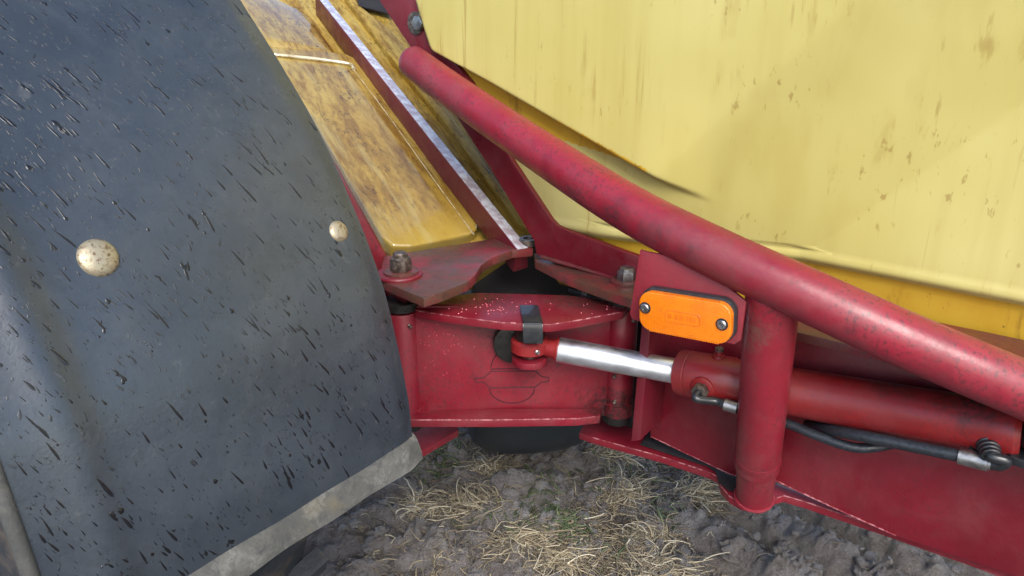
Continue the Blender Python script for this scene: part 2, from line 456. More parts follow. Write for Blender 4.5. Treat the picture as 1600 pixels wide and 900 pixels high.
# bottom flange: outline on its own level, with the lobe under the strut
fl = [(905, 676), (925, 683), (1030, 712), (1110, 738), (1122, 745), (1127, 760), (1140, 775), (1160, 787), (1180, 790), (1200, 786), (1212, 778), (1225, 774), (1260, 784), (1390, 828), (1500, 866), (1640, 913)]
flp = [hz(x, y, Z_FL) for x, y in fl]
back = [R.P(R.sz(flp[-1])[0], Z_FL, -.19), R.P(R.sz(flp[0])[0] - .02, Z_FL, -.22)]
print('WEBZ', [round(p(x, y).z, 3) for x, y in ((1016, 683), (1142, 742), (1212, 752), (1400, 838), (1600, 905))], zlow if 'zlow' in globals() else '')
plate('bottom_flange', flp + back, (0, 0, -.012), 'red', rear)
plate('flange_grime_shade', [V((q.x, q.y, Z_FL + .002)) for q in [hz(x, y, Z_FL) for x, y in [(1000, 697), (1105, 731), (1118, 740), (1123, 757), (1140, 770), (1210, 760), (1150, 700), (1020, 670)]]], (0, 0, .002), 'dark_void', rear, .0005, label='black grime and painted shade on the flange beside the strut')  # one black sheet for both the dirt and the shade on the flange
pipe('worn_lit_edge', [V((q.x, q.y, Z_FL - .0005)) for q in flp[1:-1]], .0010, 'worn_lit', rear, 8)
pipe('worn_lit_edge', [p(x, y, WEB + .0005) for x, y in ((1017, 682), (1141, 741), (1150, 743))], .0010, 'worn_lit', rear, 8)  # pale line paints in the lit lower edge of the side plate
pipe('worn_lit_edge', [p(x, y, WEB + .0005) for x, y in ((1212, 751), (1300, 792), (1400, 837))], .0012, 'worn_lit', rear, 8)
# top flange
tz = R.pt(1250, 520, -.10).z
plate('top_flange', [R.P(R.sz(R.pt(1225, 512, -.10))[0], tz, -.10), R.P(R.sz(R.pt(1600, 620, -.10))[0] + .1, tz, -.10), R.P(.75, tz, -.24), R.P(0.05, tz, -.24)], (0, 0, -.012), 'red_dark', rear)
# diagonal tube
TUBE = [(647, 98, 1.195), (712, 146, 1.145), (840, 234, 1.04), (980, 324, .925), (1110, 391, .86), (1250, 456, .812), (1420, 533, .775), (1600, 609, .752), (1760, 676, .74)]
tp = spline([at(*q) for q in TUBE], 10)
d0 = (tp[0] - tp[1]).normalized()
TR = .0288
tpx = [tp[0] + d0 * .016, tp[0] + d0 * .013, tp[0] + d0 * .006] + tp
tube = pipe('diagonal_tube', tpx, [.012, .021, .0255] + [TR * min(1.03, .90 + .13 * i / 26) for i in range(len(tp))], 'red_tube', rear, 40)
# strut with its socket
sb = hz(1178, 778, Z_FL + .004); st = at(1208, 458, .843)
ax = (st - sb).normalized(); Ls = (st - sb).length
RB_ = V(rear.location)
M['red_strut'] = paint('strut_red_paint', (.225, .0115, .024), .50, .6, seed=3.3, stains=((tuple(at(1160, 520, .86) - RB_), .040, (.16, .075, .06), .8), (tuple(at(1150, 610, .88) - RB_), .040, (.14, .07, .06), .75)))
turned('strut', sb, ax, [(.070, .0), (.070, .0300), (Ls + .004, .0306), (Ls + .012, .0200), (Ls + .014, .001)], 'red_strut', rear, 44)
turned('strut_socket', sb, ax, [(0, .0245), (.005, .0248), (.064, .0272), (.080, .0300), (.086, .0312), (.092, .0305), (.094, .010)], 'red', rear, 44)
ring = [sb + ax * .0855 + (basis(ax)[1] * math.cos(a) + basis(ax)[2] * math.sin(a)) * .0342 for a in np.linspace(0, 2 * math.pi, 24)]
weld('weld_bead', [sb + ax * .003 + (basis(ax)[1] * math.cos(a) + basis(ax)[2] * math.sin(a)) * .0256 for a in np.linspace(0, 2 * math.pi, 24)], .0026, 'red', rear)
# tank cradle plate (the tall leaning plate left of the tank)
AP = -.160
crad = [(575, -30), (592, 0), (650, 87), (700, 162), (770, 270), (834, 376), (838, 398), (890, 414), (985, 442), (1012, 445), (1000, 402), (960, 388), (890, 362), (872, 354), (860, 343), (800, 252), (760, 180), (735, 128), (712, 100), (690, 88), (672, 60), (650, 0), (640, -30)]
cr = plate('cradle_plate', [p(x, y, AP) for x, y in crad], R.n * -.012, 'red_clean', rear, .002)
turned('cradle_bolt_hole', p(650, 36, AP + .0005), R.n, [(0, .018), (.0015, .018), (.0018, .013), (.0022, .0005)], 'grimy_steel', rear)
bm = bmesh.new(); hexnut(bm, p(657, 36, AP + .001), R.n, .012, .009); finish('bolt_head', bm, 'zinc', rear)
# rear hinge plate with nut
ZH = .632
hp = [(834, 396), (836, 407), (890, 434), (950, 456), (985, 467), (1040, 478), (1075, 440), (1010, 405), (900, 385)]
plate('hinge_plate', [hz(x, y, ZH) for x, y in hp], (0, 0, -.014), 'red_rust', rear, .0015)
nb = hz(979, 441, ZH)
bm = bmesh.new(); lathe(bm, nb, ZZ, [(0, .024), (.004, .024), (.0045, .023)], 32); finish('washer', bm, 'red_rust', rear)
bm = bmesh.new(); hexnut(bm, nb + ZZ * .004, ZZ, .0145, .015); lathe(bm, nb + ZZ * .018, ZZ, [(0, .0115), (.005, .0110), (.006, .009)], 24); finish('hinge_nut', bm, 'zinc', rear)
for dx in (0, 9):
    weld('weld_bead', [p(x, y + dx * .4 + 2, AP + .002) for x, y in ((845, 399), (880, 409), (930, 424), (975, 437))], .0035, 'red_dark', rear)
    break
# marker bracket
br = [(1003, 389), (1012, 392), (1035, 396), (1080, 412), (1130, 440), (1150, 455), (1168, 470), (1159, 530), (1150, 536), (1128, 532), (1060, 515), (1000, 500), (990, 497), (987, 488)]
plate('lamp_bracket', [p(x, y, -.012) for x, y in br], R.n * .005, 'red_bracket', rear, .001)
# flaked paint on the tube above the strut
def chip(px, py, r, seed, par, frameoff):
    rd = random.Random(seed)
    c = frameoff(px, py); d = (C0 - c).normalized(); _, a, b = basis(d)
    pts = []
    for k in range(9):
        an = 2 * math.pi * k / 9; rr = r * rd.uniform(.45, 1.1)
        pts.append(c + (a * math.cos(an) * rr + b * math.sin(an) * rr * .7))
    return pts, d

# ================================================================== MARKER LAMP
lampO = R.pt(1071, 492, -.007)
lamp = thing('marker_lamp', 'amber rectangular side marker lamp screwed to the red bracket below the diagonal tube', 'lamp', lampO)
u0, u1 = R.pt(1000, 483, .01), R.pt(1143, 508, .01)
ua = (u1 - u0).normalized(); va = R.n.cross(ua).normalized()
if va.z < 0: va = -va
HW, HH = (u1 - u0).length / 2, .0250
cen = (u0 + u1) / 2
lc = cen - R.n * (cen - lampO).dot(R.n)
def rrect(c, hw, hh, r, n=8, notch=None, teeth=0):
    pts = []
    for sx, sy, a0 in ((1, 1, 0), (-1, 1, 90), (-1, -1, 180), (1, -1, 270)):
        for k in range(n + 1):
            a = math.radians(a0 + 90 * k / n)
            pts.append(c + ua * (sx * (hw - r) + r * math.cos(a)) + va * (sy * (hh - r) + r * math.sin(a)))
    return pts
plate('gasket', rrect(lc + va * .001, HW + .0015, HH + .0018, .017), R.n * .010, 'black_rubber', lamp, .0015)
M['amber'] = amber_mat(ua, va)
bm = bmesh.new(); prism(bm, rrect(lc + R.n * .0095, HW, HH, .016), R.n * .010, .0025, 3)
lens = finish('lens', bm, 'amber', lamp)
ft = lc + R.n * .0196
bm = bmesh.new()
for k in range(30):                    # scalloped rib along the lower and upper rims
    for sy in (-1, 1):
        c = lc + R.n * .0165 + ua * (-.046 + k * .092 / 29) * (HW / .062) + va * sy * (HH - .0004)
        prism(bm, [c + ua * a + va * b for a, b in ((-.001, -.0008), (.001, -.0008), (.001, .0008), (-.001, .0008))], R.n * .0028, 0)
finish('rim_ribs', bm, 'amber', lens, kind='stuff')
for px, py in ((1008, 481), (1128, 507)):
    sc = R.pt(px, py, (ft - R.O).dot(R.n))
    turned('screw_recess', sc - R.n * .0005, R.n, [(0, .0075), (.0012, .0072), (.0013, .0005)], 'dark_void', lamp, 28)
    s = turned('screw', sc + R.n * .0004, R.n, [(0, .0056), (.0014, .0056), (.0026, .0044), (.0026, .0028), (.0012, .0022), (.0012, .0002)], 'zinc', lamp, 28)
bm = bmesh.new()
fr = rrect(ft + ua * -.0005 - va * .001, .0215, .0072, .004, 5)
sweep(bm, fr + [fr[0]], .00055, 6)
finish('embossed_frame', bm, 'amber_dark', lens)
bm = bmesh.new()
prism(bm, [ft + ua * (-.0165 + .0022 * math.cos(a)) + va * (-.001 + .0030 * math.sin(a)) for a in np.linspace(0, 2 * math.pi, 9)[:-1]], R.n * .0004, 0)
for k, (x, w) in enumerate(((-.010, .0008), (-.0075, .0018), (-.0035, .0008), (-.0008, .0020), (.0035, .0008), (.0062, .0010), (.0098, .0018), (.0138, .0010))):
    hh = .0028 if k % 2 else .0034
    prism(bm, [ft + ua * (x + a * w) + va * (b * hh - .001) for a, b in ((-.5, -1), (.5, -1), (.5, 1), (-.5, 1))], R.n * .0002, 0)
finish('worn_lettering', bm, 'amber_dark', lens)

# ================================================================== MAIN TANK
tank = thing('spray_tank', 'large pale yellow plastic tank with brown streaks behind the diagonal red tube', 'tank', R.P(.3, .62, -.5))
BASE, BUL = -.170, .026
zlow = R.pt(1300, 418, BASE).z
sR = .95
lb = [R.sz(R.pt(x, y, BASE + BUL)) for x, y in ((618, -160), (632, -60), (641, 0), (652, 38), (664, 74), (672, 88), (688, 101))]
lb += [R.sz(R.pt(x, y, BASE)) for x, y in ((735, 160), (775, 240), (825, 320), (845, 350))]
lb.append((lb[-1][0] + .01, zlow))
lb.sort(key=lambda q: q[1])
lz = np.array([q[1] for q in lb]); lsx = np.array([q[0] for q in lb])
ztop = 1.55
rows = np.concatenate([np.linspace(zlow, 1.06, 150), np.linspace(1.07, ztop, 25)])
cols = np.linspace(0, 1, 300) ** 1.15
sA, zA = R.sz(R.pt(694, 97, BASE + BUL)); sB, zB = R.sz(R.pt(1036, 280, BASE + BUL * .5))   # step line
cA, cB = R.sz(R.pt(1030, 262, BASE + BUL)), R.sz(R.pt(1185, 128, BASE + BUL))                # crease line
def sstep(x, a, b):
    t_ = np.clip((x - a) / (b - a), 0, 1); return t_ * t_ * (3 - 2 * t_)
def tank_off(s, z):
    d1 = np.array([sB - sA, zB - zA]); d1 = d1 / np.linalg.norm(d1); n1 = np.array([-d1[1], d1[0]])
    if n1[1] < 0: n1 = -n1
    h1 = (s - sA) * n1[0] + (z - zA) * n1[1]                 # above the step line
    d2 = np.array([cB[0] - cA[0], cB[1] - cA[1]]); d2 = d2 / np.linalg.norm(d2); n2 = np.array([-d2[1], d2[0]])
    if n2[0] > 0: n2 = -n2
    h2 = (s - cA[0]) * n2[0] + (z - cA[1]) * n2[1]           # left of the crease
    soft = .5 * (h2 - np.sqrt(h2 * h2 + .02 ** 2)) + .01   # 0 left of the crease, falling away to its right
    left = np.clip(1 + soft / .26, 0, 1)
    w = sstep(s - sB, -.05, .07)
    b = .026 * sstep(h1, -.002, .008) * (1 - w) + (.026 * w * sstep(h2, -.10, .10) - np.clip(-soft * .32, 0, .060))
    fade = np.clip(1 - np.clip((s - sB), 0, 1) * 3, 0, 1)
    return BASE + b + .012 * np.sin(np.clip((z - zlow) / .5, 0, 1) * 1.5) * 0 
zl_pts = sorted([R.sz(R.pt(900, 359, BASE)), R.sz(R.pt(1040, 382, BASE - .01)), R.sz(R.pt(1250, 411, BASE - .035)), R.sz(R.pt(1600, 473, BASE - .055))])
def zl(s): return np.interp(s, [q[0] for q in zl_pts], [q[1] for q in zl_pts])
verts, faces, fm = [], [], []
nc = len(cols)
def add_row(zs, offs, ss):
    fd = np.clip(1 - (np.asarray(zs) - zlow) / .20, 0, 1)
    zs = np.asarray(zs) + (zl(ss) - zlow) * fd
    for s, z, o in zip(ss, zs, offs): verts.append(tuple(R.P(float(s), float(z), float(o))))
nrow = 0
# rows below the face: rounded lip, then the tucked-in lower flank, then the bottom and the back
sl0 = float(np.interp(zlow, lz, lsx))
ss0 = sl0 + (sR - sl0) * cols
prof = [(-.55, .22), (-.34, .04), (-.20, -.10), (-.045, -.115), (-.030, -.100), (-.020, -.060), (-.013, -.020), (-.009, -.008), (-.003, -.004), (.001, .000), (.002, .004), (.001, .009), (0, .013)]
for o, dz in prof:
    add_row(np.full(nc, zlow + dz), o + tank_off(ss0, np.full(nc, zlow)), ss0); nrow += 1
lowrows = nrow - 6
for z in rows:
    if z < zlow + .016: continue
    sl = float(np.interp(z, lz, lsx)); ss = sl + (sR - sl) * cols
    oo = tank_off(ss, np.full(nc, z))
    oo = oo - .012 * (1 - sstep(ss - sl, 0, .014))           # rolled left edge
    add_row(np.full(nc, z), oo, ss); nrow += 1
slt = float(np.interp(ztop, lz, lsx)); sst = slt + (sR - slt) * cols
add_row(np.full(nc, ztop + .02), np.full(nc, BASE - .05), sst); nrow += 1
add_row(np.full(nc, ztop + .02), np.full(nc, BASE - .55), sst); nrow += 1
for r_ in range(nrow - 1):
    for c in range(nc - 1):
        i = r_ * nc + c
        faces.append((i, i + 1, i + nc + 1, i + nc))
        q = V(verts[i]); qs = (q - R.O).dot(R.e)
        hh = q.z - (zA + (zB - zA) * (qs - sA) / (sB - sA))
        fm.append(1 if r_ < lowrows or (-.075 * max(0, (sB - .02 - qs) / (sB - sA)) < hh < .004 and qs < sB - .02) else 0)  # orange band below the step: stain plus shade and bounce in the colour
# side walls going back from the left and right rims
for c, flip in ((0, 1), (nc - 1, 0)):
    rim = [r_ * nc + c for r_ in range(nrow)]
    k0 = len(verts)
    for i in rim:
        q = V(verts[i]); verts.append(tuple(q - R.n * ((q - R.O).dot(R.n) + .74)))
    for j in range(nrow - 1):
        f_ = (rim[j], rim[j + 1], k0 + j + 1, k0 + j)
        faces.append(f_ if flip else f_[::-1]); fm.append(0)
me = bpy.data.meshes.new('tank_shell'); bo = V(tank.location)
me.from_pydata([tuple(V(v) - bo) for v in verts], [], faces)
me.materials.append(M['tank']); me.materials.append(M['tank_low'])
me.polygons.foreach_set('material_index', fm); me.shade_smooth()
o = bpy.data.objects.new('tank_shell', me); COL.objects.link(o); o.parent = tank

# ================================================================== LINK
link = thing('hinge_link', 'short crimson hinge link with engraved round emblem between the two chassis halves', 'hinge', L.P(0, .42, 0))
l = lambda x, y, o=0.0: L.pt(x, y, o)
zt = l(655, 487).z; zb = l(700, 640).z
LB_ = V(link.location)
KR0 = l(972, 500, -.012)
M['red_link'] = paint('link_red_paint', RED, .30, .45, seed=1.4, stains=((tuple(l(942, 642, .012) - LB_), .055, (.012, .009, .008), 1.0), (tuple(V((KR0.x, KR0.y, zb)) - LB_), .050, (.014, .010, .009), 1.0), (tuple(hz(745, 462, zt + .006) - LB_), .075, (.055, .028, .022), .9), (tuple(hz(905, 468, zt + .006) - LB_), .070, (.055, .030, .024), .9), (tuple(l(795, 520, .004) - LB_), .055, (.018, .007, .008), .95), (tuple(l(968, 585, .02) - LB_), .012, (.03, .015, .015), .9)))
plate('web_plate', [l(640, 478), l(968, 484), l(955, 650), l(640, 652)], L.n * -.014, 'red_link', link)
tplate = [(640, 477), (650, 485), (700, 493), (785, 504), (860, 507), (905, 500), (974, 487), (985, 474), (940, 466), (885, 461), (745, 457), (640, 470)]
plate('top_plate', [hz(x, y, zt + .006) for x, y in tplate], (0, 0, -.012), 'red_link', link, .0018)
bpl = [(640, 656), (770, 656), (900, 654), (938, 650), (940, 638), (640, 638)]
plate('bottom_plate', [hz(x, y, zb) for x, y in bpl], (0, 0, -.013), 'red_link', link, .0018)
kl_t, kl_b = l(628, 492, -.012), None
KL = V((kl_t.x, kl_t.y, 0)); kr = l(972, 500, -.012); KR = V((kr.x, kr.y, 0))
KB = zb - .020
for K, nm in ((KL, 'knuckle'), (KR, 'knuckle')):
    turned(nm, V((K.x, K.y, KB)), ZZ, [(0, .021), (.001, .0255), (.022, .0260), (.0225, .0245), (.026, .0242), (zt - KB - .004, .0242), (zt - KB - .002, .0235), (zt - KB, .010)], 'red_link', link, 40)
    for zz, an in ((zt - .018, -1.0), (zb + .055, -2.2 if K is KL else -2.0), (zb + .012, -1.9)):
        d = V((math.cos(an), math.sin(an), 0))
        bm = bmesh.new(); lathe(bm, V((K.x, K.y, zz)) + d * .0235, d, [(0, .0032), (.003, .0032), (.004, .0022), (.0075, .0020), (.008, .001)], 12)
        finish('grease_nipple', bm, 'grimy_steel', link)
    turned('pin_collar', V((K.x, K.y, zt - .001)), ZZ, [(0, .021), (.004, .027), (.016, .027), (.018, .022)], 'grease_shade', link, 36)
    turned('pin_foot', V((K.x, K.y, KB - .016)), ZZ, [(0, .018), (.002, .022), (.0155, .0225)], 'grease_shade', link, 32)
weld('weld_bead', [l(x, 646, .004) for x in range(655, 930, 25)], .0035, 'red_link', link)
pipe('worn_lit_edge', [hz(x, y, zb - .0006) for x, y in ((642, 656.2), (770, 656.2), (900, 654.2), (930, 651))], .0011, 'worn_lit', link, 8)
pipe('worn_lit_edge', [hz(x, y, zt + .0055) for x, y in ((652, 485.4), (700, 493.3), (785, 504.3), (806, 505))], .0010, 'worn_lit', link, 8)
pipe('worn_lit_edge', [hz(x, y, zt + .0055) for x, y in ((850, 507), (860, 507.2), (905, 500.2), (970, 488))], .0010, 'worn_lit', link, 8)
# steering clevis
PX = hz(828, 492, zt + .006); PIN = V((PX.x, PX.y, 0))
ez = zrow(PIN, 538)
EY = V((PIN.x, PIN.y, ez))
lz2 = zrow(PIN, 557)
plate('clevis_lug', [V((PIN.x, PIN.y, lz2)) + V((math.cos(a) * .026, math.sin(a) * .026 if math.sin(a) < 0 else math.sin(a) * .026, 0)) for a in np.linspace(0, 2 * math.pi, 25)[:-1]], (0, 0, -.010), 'red', link, .0015)
plate('lug_arm', [V((PIN.x + dx, PIN.y + dy, lz2 - .001)) for dx, dy in ((-.022, .008), (.022, .008), (.026, .075), (-.05, .075))], (0, 0, -.008), 'red_dark', link)
turned('pin', V((PIN.x, PIN.y, lz2 - .017)), ZZ, [(0, .008), (.001, .0105), (.006, .011), (.007, .0095), (zt - lz2 + .017, .0095), (zt - lz2 + .018, .001)], 'grimy_steel', link, 28)
turned('spacer', V((PIN.x, PIN.y, ez + .010)), ZZ, [(0, .016), (.002, .022), (zt - .008 - ez - .010, .022)], 'grease_shade', link, 32)
plate('clearance_shade_disc', [l(802, 532, .001) + L.e * (.031 * math.cos(a)) + ZZ * (.031 * math.sin(a)) for a in np.linspace(0, 2 * math.pi, 29)[:-1]], L.n * .016, 'grease_shade', link, .005, label='black disc standing in for the dark clearance hole behind the steering pin')  # black disc painted in for the shaded clearance hole in the web
# black lock tab bent over the top plate's front edge
w0, w1 = hz(812, 480, zt + .008), hz(841, 480, zt + .008)
f0, f1 = hz(817, 505.5, zt + .008), hz(848, 506, zt + .008)
f0 += V((0, -.003, 0)); f1 += V((0, -.003, 0))
bm = bmesh.new()
secs = [(w0, w1), (w0.lerp(f0, .5), w1.lerp(f1, .5)), (f0 + V((0, .006, .0005)), f1 + V((0, .006, .0005))), (f0 + V((0, .0015, -.001)), f1 + V((0, .0015, -.001))), (f0 + V((0, 0, -.006)), f1 + V((0, 0, -.006))), (f0 + V((.0005, .001, -.028)), f1 + V((.0005, .001, -.028)))]
nrm = [V((0, -.1, 1)), V((0, -.1, 1)), V((0, -.3, 1)), V((0, -.8, .7)), V((0, -1, .1)), V((0, -1, 0))]
prev = None
for (a, b), nn in zip(secs, nrm):
    nn = nn.normalized() * .004
    ring_ = [bm.verts.new(q) for q in (a, b, b + nn, a + nn)]
    if prev:
        for i in range(4): bm.faces.new((prev[i], prev[(i + 1) % 4], ring_[(i + 1) % 4], ring_[i]))
    else: bm.faces.new(ring_[::-1])
    prev = ring_
bm.faces.new(prev)
bmesh.ops.recalc_face_normals(bm, faces=bm.faces[:])
bmesh.ops.bevel(bm, geom=[e for e in bm.edges if e.calc_face_angle(0) > .6], offset=.0009, segments=2, affect='EDGES')
finish('lock_tab', bm, 'black_steel', link, label='black bent lock tab over the plate edge')
# engraved emblem: outlined grooves
def groove(bm, pts, r=.0008):
    sweep(bm, [l(x, y, .0005) for x, y in pts], r, 6)
bm = bmesh.new()
arc_t = [(802 + 35 * math.cos(a), 577 - 34 * math.sin(a)) for a in np.linspace(.02, math.pi - .02, 24)]
groove(bm, arc_t + [arc_t[0]])
groove(bm, [(742, 591), (756, 590), (768, 580), (836, 580), (847, 589), (858, 590), (857, 596), (846, 597), (836, 605), (766, 606), (756, 597), (743, 597), (742, 591)])
arc_b = [(800 + 35 * math.cos(a), 607 + 23 * math.sin(a)) for a in np.linspace(.02, math.pi - .02, 24)]
groove(bm, arc_b)
finish('engraved_emblem', bm, 'groove', link, label='engraved outline of a banded disc with two side tabs')

# ================================================================== STEERING CYLINDER
cylE = R.pt(1580, 672, -.130)
gl = R.pt(1062, 581, -.130)
cyl = thing('hydraulic_cylinder', 'red hydraulic steering cylinder with bright chrome rod', 'cylinder', cylE)
ca = (cylE - gl).normalized(); CLn = (cylE - gl).length
CR = .0315
CB_ = V(cyl.location)
M['red_barrel'] = paint('barrel_red_paint', (.215, .010, .0115), .3, .25, seed=7.7, rough=.44, stains=((tuple(cylE - CB_ + ZZ * .035 - ca * .04), .055, (.02, .014, .013), .95), (tuple(cylE - CB_ + ZZ * .03 - ca * .12), .035, (.03, .018, .015), .7), (tuple(cylE - CB_), .035, (.03, .018, .015), .7)))
turned('barrel', gl, ca, [(.0, .018), (.0, .0295), (.002, .0325), (.016, .0328), (.017, .0318), (.0182, .0318), (.019, .0328), (.078, .0328), (.080, CR), (CLn - .02, CR), (CLn - .018, .0325), (CLn + .004, .0325), (CLn + .010, .028), (CLn + .011, .002)], 'red_barrel', cyl, 48)
ra = (gl - EY).normalized(); RL = (gl - EY).length
turned('rod', EY, ra, [(.040, .0005), (.040, .0165), (.043, .0182), (RL + .03, .0182)], 'chrome', cyl, 44)
eye = turned('rod_eye', EY - ZZ * .0105, ZZ, [(0, .012), (0, .024), (.003, .0275), (.018, .0275), (.021, .024), (.021, .012)], 'red_cyl', cyl, 40)
turned('rod_neck', EY, ra, [(.020, .010), (.024, .013), (.036, .0145), (.040, .0175), (.044, .0175), (.0445, .010)], 'red_cyl', cyl, 36)
turned('eye_bearing', EY - ZZ * .0125, ZZ, [(0, .010), (.0005, .016), (.0245, .016), (.025, .010)], 'grease_shade', cyl, 32)
bm = bmesh.new(); q = EY + V((.35, -.94, 0)).normalized() * .0265; lathe(bm, q, V((.35, -.94, .1)), [(0, .0035), (.004, .0035), (.005, .002), (.008, .002)], 12); finish('grease_nipple', bm, 'zinc', cyl)
# top bleed fitting and lower port
bp = gl + ca * .055 + ZZ * .030
bm = bmesh.new(); lathe(bm, bp, ZZ, [(0, .009), (.006, .008), (.0065, .0055), (.012, .0055)], 20); finish('bleed_boss', bm, 'red_cyl', cyl)
bm = bmesh.new(); hexnut(bm, bp + ZZ * .011, ZZ, .0062, .006, .0006); finish('bleed_screw', bm, 'grimy_steel', cyl)
side = (C0 - gl); side = (side - ca * side.dot(ca)).normalized()
pd = (side * .85 - ZZ * .45); pd = (pd - ca * pd.dot(ca)).normalized()
pb = gl + ca * .048 + pd * .030
bm = bmesh.new(); lathe(bm, pb, pd, [(0, .017), (.004, .017), (.0055, .0145), (.0055, .004)], 32); finish('port_boss', bm, 'red_cyl', cyl)
bm = bmesh.new(); hexnut(bm, pb + pd * .0052, pd, .0115, .010, .0008); finish('port_nut', bm, 'grimy_steel', cyl)
# rear port
pb2 = R.pt(1543, 692, -.106)
pd2 = (side * .75 - ZZ * .5 + ca * .25).normalized()
bm = bmesh.new(); lathe(bm, pb2 - pd2 * .012, pd2, [(0, .021), (.010, .021), (.013, .017), (.013, .004)], 28); finish('port_boss', bm, 'black_steel', cyl)
bm = bmesh.new()
for k in range(4): lathe(bm, pb2 + pd2 * (.001 + k * .0055), pd2, [(0, .0105 - .0006 * k), (.001, .0118 - .0006 * k), (.004, .0118 - .0006 * k), (.005, .0105 - .0006 * k)], 24)
finish('union_nut', bm, 'black_steel', cyl)
ee = cylE + ca * .035
bm = bmesh.new(); lathe(bm, ee - ZZ * .014, ZZ, [(0, .012), (0, .026), (.003, .029), (.025, .029), (.028, .026), (.028, .012)], 32); finish('end_eye', bm, 'black_steel', cyl)

# anchor of the cylinder on the chassis
az_ = ee.z
plate('cylinder_lug', [ee + V((0, 0, -.018)) + R.e * a + R.n * b for a, b in ((-.045, .012), (-.030, .034), (.02, .042), (.08, .03), (.08, -.055), (-.045, -.055))], (0, 0, -.010), 'black_steel', rear, .0015)
turned('anchor_pin', ee - ZZ * .046 + R.e * .004 + R.n * .008, ZZ, [(0, .010), (.002, .0135), (.016, .0135), (.018, .011), (.075, .011), (.076, .016), (.086, .016)], 'black_steel', rear, 24)

# hoses
hA = thing('hydraulic_hose', 'thin black hose from the cylinder front port passing behind the strut', 'hose', pb)
e0 = pb + pd * .013
hp_ = [e0, e0 + pd * .010 - ZZ * .004, R.pt(1118, 627, -0.092), R.pt(1135, 632, -0.092), R.pt(1150, 637, -0.096)]
pipe('elbow', spline(hp_, 8), .0056, 'black_steel', hA, 14)
hp2 = [R.pt(1128, 630.5, -0.092), R.pt(1150, 637, -0.094), R.pt(1190, 650, -0.120), R.pt(1228, 661, -0.116), R.pt(1280, 682, -0.110), R.pt(1333, 699, -0.110), R.pt(1372, 698, -0.120), R.pt(1410, 690, -0.145)]
pipe('hose_body', spline(hp2, 10), .0062, 'hose', hA, 14)
turned('ferrule', R.pt(1131, 631.5, -0.092), (R.pt(1150, 637, -0.094) - R.pt(1128, 630.5, -0.092)), [(0, .007), (.001, .0082), (.018, .0082), (.019, .007)], 'zinc', hA, 20)
hB = thing('hydraulic_hose', 'black hose with crimped steel ferrule running to the rear port of the cylinder', 'hose', R.pt(1400, 690, -0.100))
hb = [R.pt(1262, 664, -0.155), R.pt(1300, 672, -0.115), R.pt(1350, 682, -0.100), R.pt(1430, 698, -0.096), R.pt(1499, 712, -0.094)]
pipe('hose_body', spline(hb, 10), .0072, 'hose', hB, 14)
fa, fb = R.pt(1497, 711.5, -0.094), R.pt(1549, 725, -0.092)
fd = fb - fa
turned('ferrule', fa, fd, [(0, .0075), (.001, .0098), (fd.length * .9, .0094), (fd.length * .92, .0075), (fd.length, .0075)], 'zinc', hB, 24)
pipe('elbow', spline([fb - fd * .1, fb, R.pt(1563, 727, -0.090), R.pt(1571, 720, -0.088), pb2 + pd2 * .022, pb2 + pd2 * .012], 8), .0064, 'black_steel', hB, 14)

cab = thing('electric_cable', 'thin black cable tucked in the gap between the two hinge plates', 'cable', at(905, 456, 1.15))
pipe('cable_sheath', spline([at(890, 452, 1.17), at(908, 458, 1.15), at(928, 466, 1.13), at(958, 472, 1.11), at(1010, 480, 1.08)], 8), .0042, 'hose', cab, 10)
pipe('cable_sheath', spline([at(902, 450, 1.16), at(918, 462, 1.135), at(950, 476, 1.115), at(1010, 487, 1.085)], 8), .0030, 'hose', cab, 10)
bm = bmesh.new(); lathe(bm, at(912, 458, 1.145), at(930, 466, 1.13) - at(912, 458, 1.145), [(0, .005), (.001, .0068), (.010, .0068), (.011, .005)], 16); finish('cable_clip', bm, 'zinc', cab)

# ================================================================== FRONT CHASSIS
front = thing('front_chassis', 'crimson front chassis with rusty hinge plate, large nut and leaning stay bar', 'chassis', V((KL.x, KL.y, .42)))
ZF = zrow(V((KL.x, KL.y, 0)), 434)
fp = [(592, 436), (605, 442), (640, 457), (662, 466), (690, 457), (730, 441), (742, 430), (752, 414), (770, 402), (800, 391), (833, 388), (828, 376), (800, 368), (600, 400)]
plate('hinge_plate', [hz(x, y, ZF) for x, y in fp], (0, 0, -.014), 'red_rust', front, .0015)
NB = hz(627, 430, ZF)
turned('washer', NB, ZZ, [(0, .029), (.003, .0295), (.004, .028), (.004, .026), (.0075, .026), (.008, .025), (.0082, .010)], 'red_rust', front, 40)
turned('washer_lip', NB + V((-.003, -.002, 0)), ZZ, [(0, .034), (.003, .0345), (.005, .033), (.005, .030)], 'red', front, 40)
bm = bmesh.new(); hexnut(bm, NB + ZZ * .008, ZZ, .0165, .016, .0015)
hn = finish('hinge_nut', bm, 'grimy_steel', front)
turned('nut_collar', NB + ZZ * .0235, ZZ, [(0, .0150), (.004, .0145), (.0055, .0125), (.0055, .011), (.010, .0105), (.012, .0085), (.0122, .0005)], 'grimy_steel', hn, 32)
